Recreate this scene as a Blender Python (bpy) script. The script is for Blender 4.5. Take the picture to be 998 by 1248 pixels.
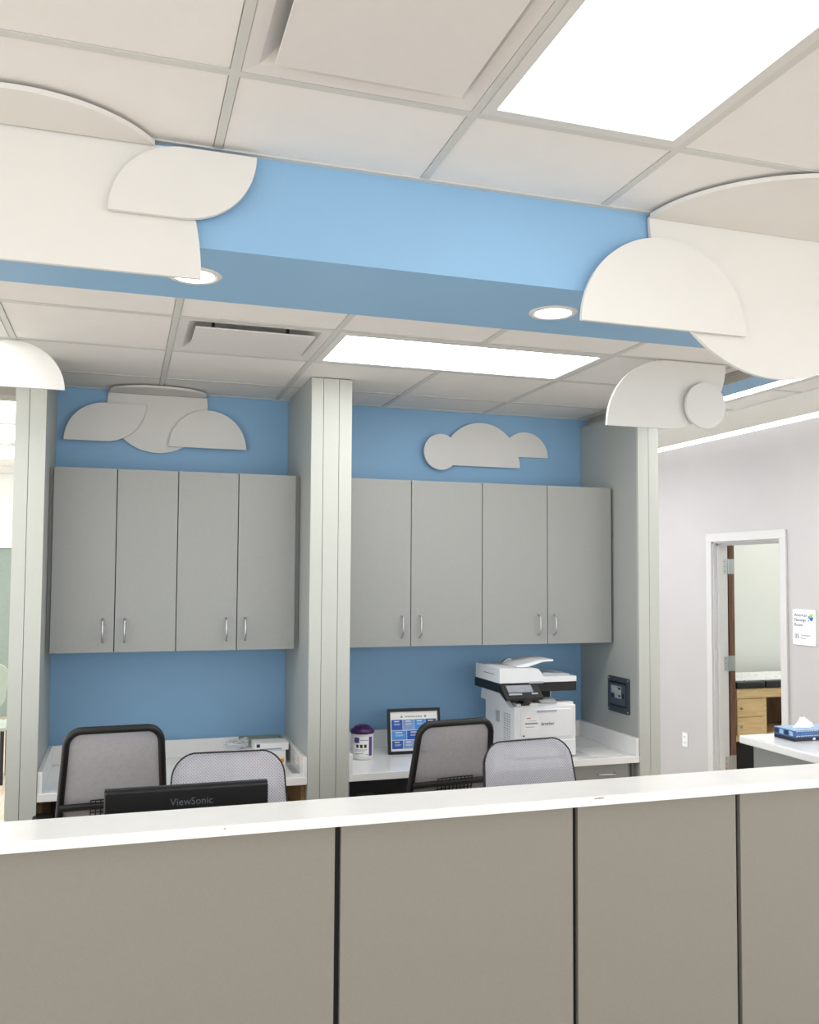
import bpy, bmesh, math, random
from mathutils import Vector, Matrix
random.seed(7)
for o in list(bpy.data.objects):
    bpy.data.objects.remove(o)
S = bpy.context.scene
COL = S.collection
PI = math.pi

# ------------------------------------------------------------------ camera
EYE = 1.73
def camera_matrix(yaw, pitch, roll):
    y, p, r = (math.radians(a) for a in (yaw, pitch, roll))
    fwd = Vector((math.sin(y)*math.cos(p), math.cos(y)*math.cos(p), math.sin(p)))
    right0 = Vector((math.cos(y), -math.sin(y), 0))
    up0 = right0.cross(fwd)
    right = right0*math.cos(r) + up0*math.sin(r)
    up = -right0*math.sin(r) + up0*math.cos(r)
    m = Matrix((right, up, -fwd)).transposed().to_4x4()
    m.translation = (0, 0, EYE)
    return m
cd = bpy.data.cameras.new('camera')
cam = bpy.data.objects.new('camera', cd)
COL.objects.link(cam)
cam.matrix_world = camera_matrix(17.697, 2.886, 0.3354)
cd.sensor_width = 36.0
cd.lens = 36.0*1095.8/1248.0
cd.shift_y = 20.2/1248.0
cd.clip_start = 0.05
cd.clip_end = 100
S.camera = cam

# ------------------------------------------------------------------ world and exposure
W = bpy.data.worlds.new('world')
S.world = W
W.use_nodes = True
W.node_tree.nodes['Background'].inputs[0].default_value = (0.985, 0.995, 1.0, 1)
W.node_tree.nodes['Background'].inputs[1].default_value = 2.0
S.view_settings.view_transform = 'Standard'
S.view_settings.look = 'None'
S.view_settings.gamma = 1.0
S.view_settings.use_curve_mapping = False
S.view_settings.exposure = 0.2
TROFFER = 6.6       # radiance of the ceiling lights
DOWNLIGHT = 30.0
SLOT = 1.15
CORRIDOR = 18.0
LOBBY = 2.8
EXAM_FILL = 7.0

# ------------------------------------------------------------------ materials
def lin(c):
    return tuple(((v/255)/12.92 if v/255 <= 0.04045 else ((v/255+0.055)/1.055)**2.4) for v in c)
MATS = {}
def mat(name, rgb, rough=0.5, metal=0.0, var=0.04, scale=30.0, bump=0.0, bscale=200.0, coat=0.0, spec=0.5):
    m = bpy.data.materials.new(name)
    m.use_nodes = True
    nt = m.node_tree
    b = nt.nodes['Principled BSDF']
    c = lin(rgb)
    tc = nt.nodes.new('ShaderNodeTexCoord')
    n = nt.nodes.new('ShaderNodeTexNoise')
    n.inputs['Scale'].default_value = scale
    n.inputs['Detail'].default_value = 3
    nt.links.new(tc.outputs['Object'], n.inputs['Vector'])
    r = nt.nodes.new('ShaderNodeValToRGB')
    r.color_ramp.elements[0].position = 0.3
    r.color_ramp.elements[1].position = 0.7
    r.color_ramp.elements[0].color = tuple(v*(1-var) for v in c)+(1,)
    r.color_ramp.elements[1].color = tuple(min(1, v*(1+var)) for v in c)+(1,)
    nt.links.new(n.outputs['Fac'], r.inputs[0])
    nt.links.new(r.outputs[0], b.inputs['Base Color'])
    b.inputs['Roughness'].default_value = rough
    b.inputs['Metallic'].default_value = metal
    b.inputs['Specular IOR Level'].default_value = spec
    if coat:
        b.inputs['Coat Weight'].default_value = coat
        b.inputs['Coat Roughness'].default_value = 0.08
    if bump:
        n2 = nt.nodes.new('ShaderNodeTexNoise')
        n2.inputs['Scale'].default_value = bscale
        n2.inputs['Detail'].default_value = 4
        nt.links.new(tc.outputs['Object'], n2.inputs['Vector'])
        bp = nt.nodes.new('ShaderNodeBump')
        bp.inputs['Strength'].default_value = bump
        bp.inputs['Distance'].default_value = 0.002
        nt.links.new(n2.outputs['Fac'], bp.inputs['Height'])
        nt.links.new(bp.outputs[0], b.inputs['Normal'])
    MATS[name] = m
    return m
def emit(name, rgb, strength):
    m = bpy.data.materials.new(name)
    m.use_nodes = True
    nt = m.node_tree
    b = nt.nodes['Principled BSDF']
    b.inputs['Base Color'].default_value = (0.8, 0.8, 0.8, 1)
    b.inputs['Emission Color'].default_value = lin(rgb)+(1,)
    b.inputs['Emission Strength'].default_value = strength
    MATS[name] = m
    return m
def wood(name, c1, c2, scale=6.0, axis=0, rough=0.45):
    m = mat(name, c1, rough)
    nt = m.node_tree
    b = nt.nodes['Principled BSDF']
    tc = nt.nodes.new('ShaderNodeTexCoord')
    mp = nt.nodes.new('ShaderNodeMapping')
    sc = [14.0, 14.0, 14.0]; sc[axis] = 1.2
    mp.inputs['Scale'].default_value = sc
    n = nt.nodes.new('ShaderNodeTexNoise')
    n.inputs['Scale'].default_value = scale
    n.inputs['Detail'].default_value = 6
    r = nt.nodes.new('ShaderNodeValToRGB')
    r.color_ramp.elements[0].position = 0.35
    r.color_ramp.elements[1].position = 0.68
    r.color_ramp.elements[0].color = lin(c1)+(1,)
    r.color_ramp.elements[1].color = lin(c2)+(1,)
    nt.links.new(tc.outputs['Object'], mp.inputs[0])
    nt.links.new(mp.outputs[0], n.inputs['Vector'])
    nt.links.new(n.outputs['Fac'], r.inputs[0])
    nt.links.new(r.outputs[0], b.inputs['Base Color'])
    return m
def mesh_fabric(name, rgb, pitch, hole, open_=0.9):
    """knitted chair mesh: rows of small round holes that let light through"""
    m = mat(name, rgb, 0.8, var=0.05, scale=60)
    nt = m.node_tree
    b = nt.nodes['Principled BSDF']
    out = nt.nodes['Material Output']
    tc = nt.nodes.new('ShaderNodeTexCoord')
    sp = nt.nodes.new('ShaderNodeSeparateXYZ')
    nt.links.new(tc.outputs['Object'], sp.inputs[0])
    def wave(sock):
        a = nt.nodes.new('ShaderNodeMath'); a.operation = 'MULTIPLY'; a.inputs[1].default_value = 2*PI/pitch
        nt.links.new(sock, a.inputs[0])
        s = nt.nodes.new('ShaderNodeMath'); s.operation = 'SINE'
        nt.links.new(a.outputs[0], s.inputs[0])
        return s.outputs[0]
    mu = nt.nodes.new('ShaderNodeMath'); mu.operation = 'MULTIPLY'
    nt.links.new(wave(sp.outputs['X']), mu.inputs[0])
    nt.links.new(wave(sp.outputs['Z']), mu.inputs[1])
    g = nt.nodes.new('ShaderNodeMath'); g.operation = 'GREATER_THAN'; g.inputs[1].default_value = hole
    nt.links.new(mu.outputs[0], g.inputs[0])
    k = nt.nodes.new('ShaderNodeMath'); k.operation = 'MULTIPLY'; k.inputs[1].default_value = open_
    nt.links.new(g.outputs[0], k.inputs[0])
    t = nt.nodes.new('ShaderNodeBsdfTransparent')
    mx = nt.nodes.new('ShaderNodeMixShader')
    nt.links.new(k.outputs[0], mx.inputs[0])
    nt.links.new(b.outputs[0], mx.inputs[1])
    nt.links.new(t.outputs[0], mx.inputs[2])
    nt.links.new(mx.outputs[0], out.inputs[0])
    return m

mat('blue_paint', (138, 181, 217), 0.55, bump=0.05, var=0.015, scale=4)
mat('grey_paint', (184, 182, 183), 0.6, bump=0.05, var=0.015, scale=4)
mat('white_paint', (234, 236, 232), 0.6, bump=0.04, var=0.01, scale=4)
mat('shade_paint', (168, 164, 156), 0.6, var=0.02)
mat('tile', (232, 231, 229), 0.9, bump=0.35, bscale=420, var=0.012, scale=9)
mat('tee', (205, 206, 203), 0.5, var=0.01)
mat('diffuser_metal', (222, 220, 218), 0.45, var=0.01)
mat('fixture', (214, 214, 212), 0.45, var=0.01)
mat('cloud_white', (222, 221, 217), 0.55, var=0.012, scale=6)
mat('laminate', (152, 154, 151), 0.45, var=0.02, scale=120, bump=0.03, bscale=600)
mat('laminate_lit', (194, 197, 190), 0.45, var=0.015, scale=120, bump=0.03, bscale=600)  # cabinet laminate, lightened for the stronger light on the pillar fronts
mat('laminate_shaded', (170, 174, 170), 0.45, var=0.015, scale=120)  # same laminate, shade of the pillar sides put into the colour
mat('casing_paint', (200, 199, 199), 0.5, var=0.01)
mat('laminate_dark', (138, 135, 127), 0.5, var=0.025, scale=150, bump=0.04, bscale=600)
mat('quartz', (246, 246, 245), 0.14, var=0.012, scale=14, coat=0.25)
mat('black_gap', (14, 14, 15), 0.6)
mat('black_plastic', (13, 13, 15), 0.5, var=0.08)
mat('dark_plastic', (40, 42, 47), 0.4, var=0.05)
mat('box_grey', (62, 67, 76), 0.4, var=0.04)
mat('box_door', (72, 78, 88), 0.4, var=0.04)
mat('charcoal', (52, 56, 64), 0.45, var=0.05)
mat('steel', (190, 192, 195), 0.28, metal=1.0, var=0.03)
mat('white_plastic', (233, 235, 238), 0.35, var=0.01)
mat('grey_plastic', (176, 180, 184), 0.4, var=0.02)
mat('screen_grey', (150, 156, 163), 0.2, var=0.05)
mat('paper', (240, 240, 238), 0.8, var=0.01)
mat('purple', (60, 24, 82), 0.3, var=0.05)
mat('purple_label', (86, 52, 128), 0.5)
mat('canister', (222, 226, 230), 0.3, var=0.01)
mat('ink', (40, 50, 64), 0.6)
mat('ink_blue', (34, 58, 96), 0.6)
mat('ink_grey', (150, 156, 166), 0.6)
mat('monitor_letters', (104, 110, 118), 0.5)
mat('red_ink', (200, 70, 80), 0.6)
mat('blue_a', (40, 88, 178), 0.5); mat('blue_b', (128, 158, 206), 0.5); mat('blue_c', (70, 146, 218), 0.5); mat('blue_d', (24, 88, 150), 0.5)
mat('orange', (236, 148, 40), 0.5)
mat('green_logo', (130, 190, 60), 0.5)
mat('box_blue', (66, 104, 156), 0.55, var=0.35, scale=55)
mat('box_light', (150, 184, 216), 0.55, var=0.3, scale=70)
mat('box_navy', (30, 36, 62), 0.5)
mat('tissue', (250, 250, 250), 0.9)
mat('vinyl_black', (30, 31, 36), 0.35)
mat('shell_green', (158, 168, 158), 0.5)
mat('far_grey', (136, 150, 142), 0.5)
mat('label_grey', (164, 176, 178), 0.4, var=0.2, scale=90)
wood('door_wood', (84, 58, 44), (116, 84, 64), 4, 2)
wood('maple', (206, 176, 128), (224, 198, 152), 5, 0)
wood('floor_wood', (190, 174, 156), (212, 200, 184), 3, 1, 0.4)
wood('desk_wood', (150, 120, 84), (176, 146, 104), 5, 0)
emit('troffer_lens', (255, 254, 252), TROFFER)
emit('exam_fill_lens', (252, 255, 250), EXAM_FILL)  # lens of the lamps added to brighten the exam room
emit('lobby_lens', (255, 254, 252), LOBBY)
emit('corridor_lens', (255, 254, 252), CORRIDOR)
emit('downlight_lens', (255, 253, 248), DOWNLIGHT)
emit('slot_lens', (255, 253, 250), SLOT)
mesh_fabric('mesh_rear', (176, 173, 176), 0.006, 0.55, 0.5)
mesh_fabric('mesh_front', (194, 194, 202), 0.0115, 0.42, 0.55)
# patterned exam paper: coloured dots
m = mat('exam_paper', (245, 245, 244), 0.8)
nt = m.node_tree
vo = nt.nodes.new('ShaderNodeTexVoronoi'); vo.inputs['Scale'].default_value = 15
tc = nt.nodes.new('ShaderNodeTexCoord'); nt.links.new(tc.outputs['Object'], vo.inputs['Vector'])
lt = nt.nodes.new('ShaderNodeMath'); lt.operation = 'LESS_THAN'; lt.inputs[1].default_value = 0.17
nt.links.new(vo.outputs['Distance'], lt.inputs[0])
mxc = nt.nodes.new('ShaderNodeMix'); mxc.data_type = 'RGBA'
mxc.inputs[6].default_value = (0.9, 0.9, 0.89, 1)
nt.links.new(lt.outputs[0], mxc.inputs[0]); nt.links.new(vo.outputs['Color'], mxc.inputs[7])
nt.links.new(mxc.outputs[2], nt.nodes['Principled BSDF'].inputs['Base Color'])
# clear plastic
m = mat('clear_plastic', (240, 244, 246), 0.08)
m.node_tree.nodes['Principled BSDF'].inputs['Transmission Weight'].default_value = 0.85
m.node_tree.nodes['Principled BSDF'].inputs['Alpha'].default_value = 0.45

# ------------------------------------------------------------------ mesh helpers
class MB:
    """collects vertices and faces for ONE mesh object"""
    def __init__(s):
        s.v = []; s.f = []; s.smooth = set()
    def add(s, vs, fs, smooth=False):
        k = len(s.v)
        s.v += [tuple(p) for p in vs]
        for q in fs:
            if smooth: s.smooth.add(len(s.f))
            s.f.append(tuple(i+k for i in q))
        return s
    def box(s, x0, x1, y0, y1, z0, z1, b=0.0):
        if b <= 0:
            vs = [(x, y, z) for x in (x0, x1) for y in (y0, y1) for z in (z0, z1)]
            fs = [(0, 1, 3, 2), (4, 6, 7, 5), (0, 4, 5, 1), (2, 3, 7, 6), (0, 2, 6, 4), (1, 5, 7, 3)]
            return s.add(vs, fs)
        bm = bmesh.new()
        bmesh.ops.create_cube(bm, size=1)
        for v in bm.verts:
            v.co = Vector(((x0+x1)/2+v.co.x*(x1-x0), (y0+y1)/2+v.co.y*(y1-y0), (z0+z1)/2+v.co.z*(z1-z0)))
        bmesh.ops.bevel(bm, geom=bm.edges[:], offset=b, segments=2, affect='EDGES', profile=0.5)
        bm.verts.index_update()
        s.add([v.co[:] for v in bm.verts], [[v.index for v in f.verts] for f in bm.faces])
        bm.free()
        return s
    def prism(s, pts, a0, a1, axis='Y'):
        """polygon pts (two coordinates) extruded between a0 and a1 along an axis"""
        def P(p, a):
            return {'X': (a, p[0], p[1]), 'Y': (p[0], a, p[1]), 'Z': (p[0], p[1], a)}[axis]
        n = len(pts)
        vs = [P(p, a0) for p in pts]+[P(p, a1) for p in pts]
        fs = [tuple(range(n)), tuple(range(2*n-1, n-1, -1))]
        fs += [(i, i+n, (i+1) % n+n, (i+1) % n) for i in range(n)]
        return s.add(vs, fs)
    def tube(s, path, r, n=8, closed=False, flat=1.0):
        path = [Vector(p) for p in path]
        m = len(path)
        vs = []
        up = Vector((0, 0, 1))
        prev = None
        for i, p in enumerate(path):
            a = path[(i-1) % m] if (closed or i > 0) else p
            c = path[(i+1) % m] if (closed or i < m-1) else p
            t = (c-a).normalized()
            if prev is None:
                ref = up if abs(t.z) < 0.9 else Vector((0, 1, 0))
                u = (ref-t*ref.dot(t)).normalized()
            else:
                u = (prev-t*prev.dot(t)).normalized()
            prev = u
            w = t.cross(u)
            rr = r[i] if isinstance(r, (list, tuple)) else r
            for k in range(n):
                g = 2*PI*k/n
                vs.append(p+u*(math.cos(g)*rr)+w*(math.sin(g)*rr*flat))
        fs = []
        for i in range(m if closed else m-1):
            for k in range(n):
                fs.append((i*n+k, i*n+(k+1) % n, ((i+1) % m)*n+(k+1) % n, ((i+1) % m)*n+k))
        s.add(vs, fs, True)
        if not closed:
            s.add(vs[:n], [tuple(range(n-1, -1, -1))])
            s.add(vs[-n:], [tuple(range(n))])
        return s
    def lathe(s, prof, c=(0, 0, 0), n=24, smooth=True):
        vs = []
        for r, z in prof:
            for k in range(n):
                g = 2*PI*k/n
                vs.append((c[0]+r*math.cos(g), c[1]+r*math.sin(g), c[2]+z))
        fs = []
        for i in range(len(prof)-1):
            for k in range(n):
                fs.append((i*n+k, i*n+(k+1) % n, (i+1)*n+(k+1) % n, (i+1)*n+k))
        s.add(vs, fs, smooth)
        s.add(vs[:n], [tuple(range(n-1, -1, -1))])
        s.add(vs[-n:], [tuple(range(n))])
        return s
    def mesh(s, name, material, off=(0, 0, 0)):
        me = bpy.data.meshes.new(name)
        me.from_pydata([(v[0]-off[0], v[1]-off[1], v[2]-off[2]) for v in s.v], [], s.f)
        for i in s.smooth:
            me.polygons[i].use_smooth = True
        bm = bmesh.new(); bm.from_mesh(me)
        bmesh.ops.recalc_face_normals(bm, faces=bm.faces[:])
        bm.to_mesh(me); bm.free()
        me.materials.append(MATS[material])
        me.update()
        return me

def tag(o, label=None, cat=None, group=None, kind=None):
    if label: o['label'] = label
    if cat: o['category'] = cat
    if group: o['group'] = group
    if kind: o['kind'] = kind
    return o
ROOT = {}
def thing(name, label, cat, loc=(0, 0, 0), rotz=0.0, group=None):
    o = bpy.data.objects.new(name, None)
    o.empty_display_size = 0.1
    COL.objects.link(o)
    o.location = loc
    o.rotation_euler = (0, 0, rotz)
    ROOT[o] = Vector(loc)
    return tag(o, label, cat, group)
def part(name, mb, material, parent, label=None, kind=None, local=False):
    """a mesh child; mb in world coordinates unless local (parents are unrotated then)"""
    off = (0, 0, 0) if local else ROOT[parent]
    o = bpy.data.objects.new(name, mb.mesh(name, material, off))
    COL.objects.link(o)
    o.parent = parent
    ROOT[o] = Vector(off)
    return tag(o, label, kind=kind)
def solo(name, mb, material, label=None, cat=None, group=None, kind=None):
    """a thing that is one mesh; its origin goes to its base centre"""
    xs = [v[0] for v in mb.v]; ys = [v[1] for v in mb.v]; zs = [v[2] for v in mb.v]
    c = ((min(xs)+max(xs))/2, (min(ys)+max(ys))/2, min(zs))
    o = bpy.data.objects.new(name, mb.mesh(name, material, c))
    COL.objects.link(o)
    o.location = c
    ROOT[o] = Vector(c)
    return tag(o, label, cat, group, kind)
def shared(name, me, parent, loc):
    o = bpy.data.objects.new(name, me)
    COL.objects.link(o)
    o.parent = parent
    o.location = Vector(loc)-ROOT[parent]
    return o
def arc(cx, cy, rx, a0, a1, n=20, ry=None):
    ry = rx if ry is None else ry
    return [(cx+rx*math.cos(math.radians(a0+(a1-a0)*i/n)), cy+ry*math.sin(math.radians(a0+(a1-a0)*i/n))) for i in range(n+1)]
def letters(name, text, size, parent, origin, ux, uy, material, align='LEFT', depth=0.0006):
    """flat lettering as a thin mesh on a surface"""
    cu = bpy.data.curves.new(name, 'FONT')
    cu.body = text; cu.size = size; cu.align_x = align; cu.extrude = depth; cu.resolution_u = 3
    tmp = bpy.data.objects.new('tmp', cu)
    COL.objects.link(tmp)
    bpy.context.view_layer.update()
    me = bpy.data.meshes.new_from_object(tmp.evaluated_get(bpy.context.evaluated_depsgraph_get()))
    bpy.data.objects.remove(tmp)
    ux = Vector(ux); uy = Vector(uy); uz = ux.cross(uy)
    o0 = Vector(origin)-ROOT[parent]
    for v in me.vertices:
        v.co = o0+ux*v.co.x+uy*v.co.y+uz*v.co.z
    me.materials.clear(); me.materials.append(MATS[material])
    o = bpy.data.objects.new(name, me)
    COL.objects.link(o)
    o.parent = parent
    ROOT[o] = ROOT[parent]
    return o

# ------------------------------------------------------------------ the setting
HF = 2.9156      # lobby and corridor ceiling
HB = 2.6714      # lowered ceiling behind the bulkhead
HS = 2.634       # underside of the bulkhead
YF, YBK = 2.525, 3.015      # bulkhead front and back
YW = 4.85                   # blue wall
XR = 4.49                   # corridor wall
HR = 2.809                  # corridor ceiling

solo('floor', MB().box(-5, 8.2, -4, 12.2, -0.1, 0), 'floor_wood', kind='structure')
# blue wall behind the niches
solo('wall_back', MB().box(-0.455, 2.755, YW, YW+0.12, 0, HF), 'blue_paint', kind='structure')
# bulkhead: lobby side and corridor side
solo('bulkhead_front', MB().box(-3.0, 2.86, YF, YBK, HS, HF+0.1), 'blue_paint', kind='structure')
bk = solo('bulkhead_right', MB().box(2.69, 2.86, YBK, 5.4, HS-0.008, HF+0.1), 'blue_paint', kind='structure')
solo('trim_1', MB().box(2.682, 2.69, YBK, 4.85, HS-0.008, HB+0.02), 'shade_paint', kind='structure')
solo('trim_2', MB().box(-3.0, -0.455, YW-0.05, YW+0.12, 2.60, HF), 'shade_paint', kind='structure')

# corridor wall with the door opening
DY0, DY1, DH = 5.324, 6.107, 1.998
w = MB()
w.box(XR, XR+0.12, 2.0, DY0, 0, HF+0.1)
w.box(XR, XR+0.12, DY1, 9.0, 0, HF+0.1)
w.box(XR, XR+0.12, DY0, DY1, DH, HF+0.1)
solo('wall_right', w, 'grey_paint', kind='structure')
# exam room shell
solo('wall_exam_back', MB().box(XR+0.12, 8.0, 7.1, 7.22, 0, HF), 'white_paint', kind='structure')
solo('wall_exam_right', MB().box(8.0, 8.1, 4.4, 7.22, 0, HF), 'white_paint', kind='structure')
solo('wall_exam_front', MB().box(XR+0.12, 8.1, 4.3, 4.4, 0, HF), 'white_paint', kind='structure')
solo('ceiling_exam', MB().box(XR+0.12, 8.1, 4.3, 7.22, HF, HF+0.1), 'tile', kind='structure')
solo('wall_corridor_end', MB().box(2.755, XR, 9.0, 9.12, 0, HF+0.1), 'grey_paint', kind='structure')
# left room
w = MB().box(-5.0, -0.3, 11.8, 11.92, 2.05, HF+0.1)
solo('wall_left_back', w, 'white_paint', kind='structure')
solo('wall_left_lower', MB().box(-5.0, -0.3, 11.81, 11.92, 0, 2.05), 'far_grey', kind='structure')
solo('trim_3', MB().box(-5.0, -0.3, 11.76, 11.81, 2.015, 2.09), 'white_paint', kind='structure')
solo('wall_left_side', MB().box(-0.455, -0.33, YW+0.12, 11.92, 0, HF+0.1), 'white_paint', kind='structure')

# ceilings: a slab with lay-in tiles, tee bars as parts
TEE = 0.024
def tile_mesh(w, d):
    me = bpy.data.meshes.get('tile_%d_%d' % (round(w*1000), round(d*1000)))
    if me: return me
    t = MB()
    a = 0.008
    x, y = w/2-0.006, d/2-0.006
    # tegular tile: raised face with a small step
    t.box(-x, x, -y, y, 0.006, 0.02)
    t.box(-x+a, x-a, -y+a, y-a, 0.0, 0.006)
    return t.mesh('tile_%d_%d' % (round(w*1000), round(d*1000)), 'tile')
def grid_ceiling(name, z, xs, ys, holes, x0, x1, y0, y1):
    c = solo(name, MB().box(x0, x1, y0, y1, z+0.09, z+0.14), 'shade_paint', kind='structure')
    for i in range(len(xs)-1):
        for j in range(len(ys)-1):
            cx, cy = (xs[i]+xs[i+1])/2, (ys[j]+ys[j+1])/2
            if any(h[0] < cx < h[1] and h[2] < cy < h[3] for h in holes):
                continue
            shared('ceiling_tile', tile_mesh(xs[i+1]-xs[i], ys[j+1]-ys[j]), c, (cx, cy, z+0.002))
    def seg_free(p):
        return not any(h[0]+0.02 < p[0] < h[1]-0.02 and h[2]+0.02 < p[1] < h[3]-0.02 for h in holes)
    for x in xs[1:-1]:
        o = MB()
        for j in range(len(ys)-1):
            if seg_free((x, (ys[j]+ys[j+1])/2)):
                o.box(x-TEE/2, x+TEE/2, ys[j], ys[j+1], z-0.001, z+0.006)
        o.box(x-0.002, x+0.002, ys[0], ys[-1], z+0.02, z+0.04)
        part('tee_bar', o, 'tee', c)
    for y in ys[1:-1]:
        o = MB()
        for i in range(len(xs)-1):
            if seg_free(((xs[i]+xs[i+1])/2, y)):
                o.box(xs[i]+TEE/2, xs[i+1]-TEE/2, y-TEE/2, y+TEE/2, z-0.001, z+0.006)
        o.box(xs[0], xs[-1], y-0.002, y+0.002, z+0.02, z+0.04)
        part('tee_bar', o, 'tee', c)
    e = MB()
    e.box(xs[0], xs[-1], ys[-1]-0.018, ys[-1], z-0.0025, z+0.008)
    part('wall_angle', e, 'tee', c)
    return c
def span(a, step, lo, hi):
    k = math.ceil((lo-a)/step)
    out = []
    while a+k*step <= hi+1e-6:
        out.append(round(a+k*step, 4)); k += 1
    return out
fx = [-2.9]+span(0.231, 0.61, -2.85, 4.6)+[XR]
troff_F = [(0.841, 1.451, 0.889, 2.109), (-1.599, -0.989, 0.889, 2.109), (3.281, 3.891, 0.889, 2.109)]
dif_F = (0.231, 0.841, 1.499, 2.109)
fy = [2.109-0.61*5-0.3]+sorted(2.109-0.61*k for k in range(6))+[YF]
grid_ceiling('ceiling_front', HF, fx, fy, troff_F+[dif_F], -3.0, XR, -4.0, YF)
bx_ = [-2.9]+span(0.171, 0.609, -2.7, 2.63)+[2.69]
by_ = [YBK, 3.375, 3.905, 4.49, YW]
troff_B = [(0.78, 1.998, 3.375, 3.905), (-1.656, -0.438, 3.375, 3.905)]
dif_B = (0.171, 0.78, 3.375, 3.905)
grid_ceiling('ceiling_back', HB, bx_, by_, troff_B+[dif_B], -3.0, 2.69, YBK, YW)
rx = [2.86, 3.012, 3.568, 3.791]
ry = [YF]+span(4.296, 0.61, 2.6, 8.9)+[9.0]
troff_R = [(3.012, 3.568, 3.686, 4.906), (3.012, 3.568, 6.126, 7.346)]
grid_ceiling('ceiling_right', HR, rx, ry, troff_R, 2.86, XR, YF, 9.0)
solo('trim_4', MB().box(3.791, 4.296, YF, 9.0, HR-0.004, HR+0.03), 'white_paint', kind='structure')
lx = [-3.5]+span(-1.0, 0.61, -3.4, -0.5)+[-0.455]
ly = [4.97]+span(6.68, 0.61, 5.1, 11.7)+[11.8]
troff_L = [(-2.22, -0.61, 6.68, 7.55), (-2.22, -0.61, 7.83, 8.9), (-2.22, -0.61, 9.13, 10.25)]
grid_ceiling('ceiling_left', HF, lx, [4.97, 5.7, 6.68, 7.55, 7.83, 8.9, 9.13, 10.25, 11.0, 11.8], troff_L, -3.5, -0.455, 4.97, 11.8)

# ------------------------------------------------------------------ ceiling fixtures
def troffer(r, z, label, group, border=0.045, lens='troffer_lens'):
    x0, x1, y0, y1 = r
    t = thing('ceiling_light', label, 'ceiling light', ((x0+x1)/2, (y0+y1)/2, z), 0, group)
    g = 0.013
    f = MB()
    f.box(x0+g, x1-g, y0+g, y0+border, z-0.003, z+0.02)
    f.box(x0+g, x1-g, y1-border, y1-g, z-0.003, z+0.02)
    f.box(x0+g, x0+border, y0+border, y1-border, z-0.003, z+0.02)
    f.box(x1-border, x1-g, y0+border, y1-border, z-0.003, z+0.02)
    part('light_frame', f, 'fixture', t)
    part('lens', MB().box(x0+border, x1-border, y0+border, y1-border, z+0.002, z+0.012), lens, t, 'glowing white lens')
    part('housing', MB().box(x0+g, x1-g, y0+g, y1-g, z+0.022, z+0.08), 'fixture', t)
troffer(troff_F[0], HF, 'large bright lay-in ceiling light at the top right, beside the square air vent', 'lay-in ceiling lights', lens='lobby_lens')
troffer(troff_F[1], HF, 'unseen lay-in ceiling light added to brighten the lobby, left of the frame', 'lay-in ceiling lights', lens='lobby_lens')  # this and the next: unseen lamps added to light the lobby side
troffer(troff_F[2], HF, 'unseen lay-in ceiling light added to brighten the lobby, right of the frame', 'lay-in ceiling lights', lens='lobby_lens')
troffer(troff_B[0], HB, 'long lay-in ceiling light in the lowered ceiling above the middle pillar', 'lay-in ceiling lights')
troffer(troff_B[1], HB, 'lay-in ceiling light at the left edge above the bright hanging half-round panel', 'lay-in ceiling lights')
troffer(troff_R[0], HR, 'corridor ceiling light just past the blue bulkhead on the right', 'lay-in ceiling lights', lens='corridor_lens')
troffer(troff_R[1], HR, 'corridor ceiling light farther down, hidden behind the hanging cloud', 'lay-in ceiling lights', lens='corridor_lens')
troffer(troff_L[0], HF, 'topmost of three glowing lights in the left room beside the left pillar', 'lights in the left room')
troffer(troff_L[1], HF, 'middle of three glowing lights in the left room beside the left pillar', 'lights in the left room')
troffer(troff_L[2], HF, 'lowest of three glowing lights in the left room beside the left pillar', 'lights in the left room')
troffer((4.9, 6.1, 4.8, 5.4), HF-0.03, 'unseen ceiling light added to brighten the exam room, nearer the door', 'lay-in ceiling lights', lens='exam_fill_lens')  # three unseen lamps added so the exam room looks bright
troffer((5.4, 6.6, 5.8, 6.4), HF-0.03, 'unseen ceiling light added to brighten the exam room, over the exam table', 'lay-in ceiling lights', lens='exam_fill_lens')
troffer((6.5, 7.7, 4.8, 5.4), HF-0.03, 'unseen ceiling light added to brighten the exam room, at its far side', 'lay-in ceiling lights', lens='exam_fill_lens')

t = thing('wall_slot_light', 'bright linear slot light running along the top of the corridor wall', 'linear light', (4.39, 5.7, HR))
part('lens', MB().box(4.308, 4.487, YF+0.01, 9.0, HR+0.002, HR+0.012), 'slot_lens', t, 'glowing white strip')
part('housing', MB().box(4.296, 4.308, YF+0.01, 9.0, HR-0.004, HR+0.05), 'fixture', t)

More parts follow.
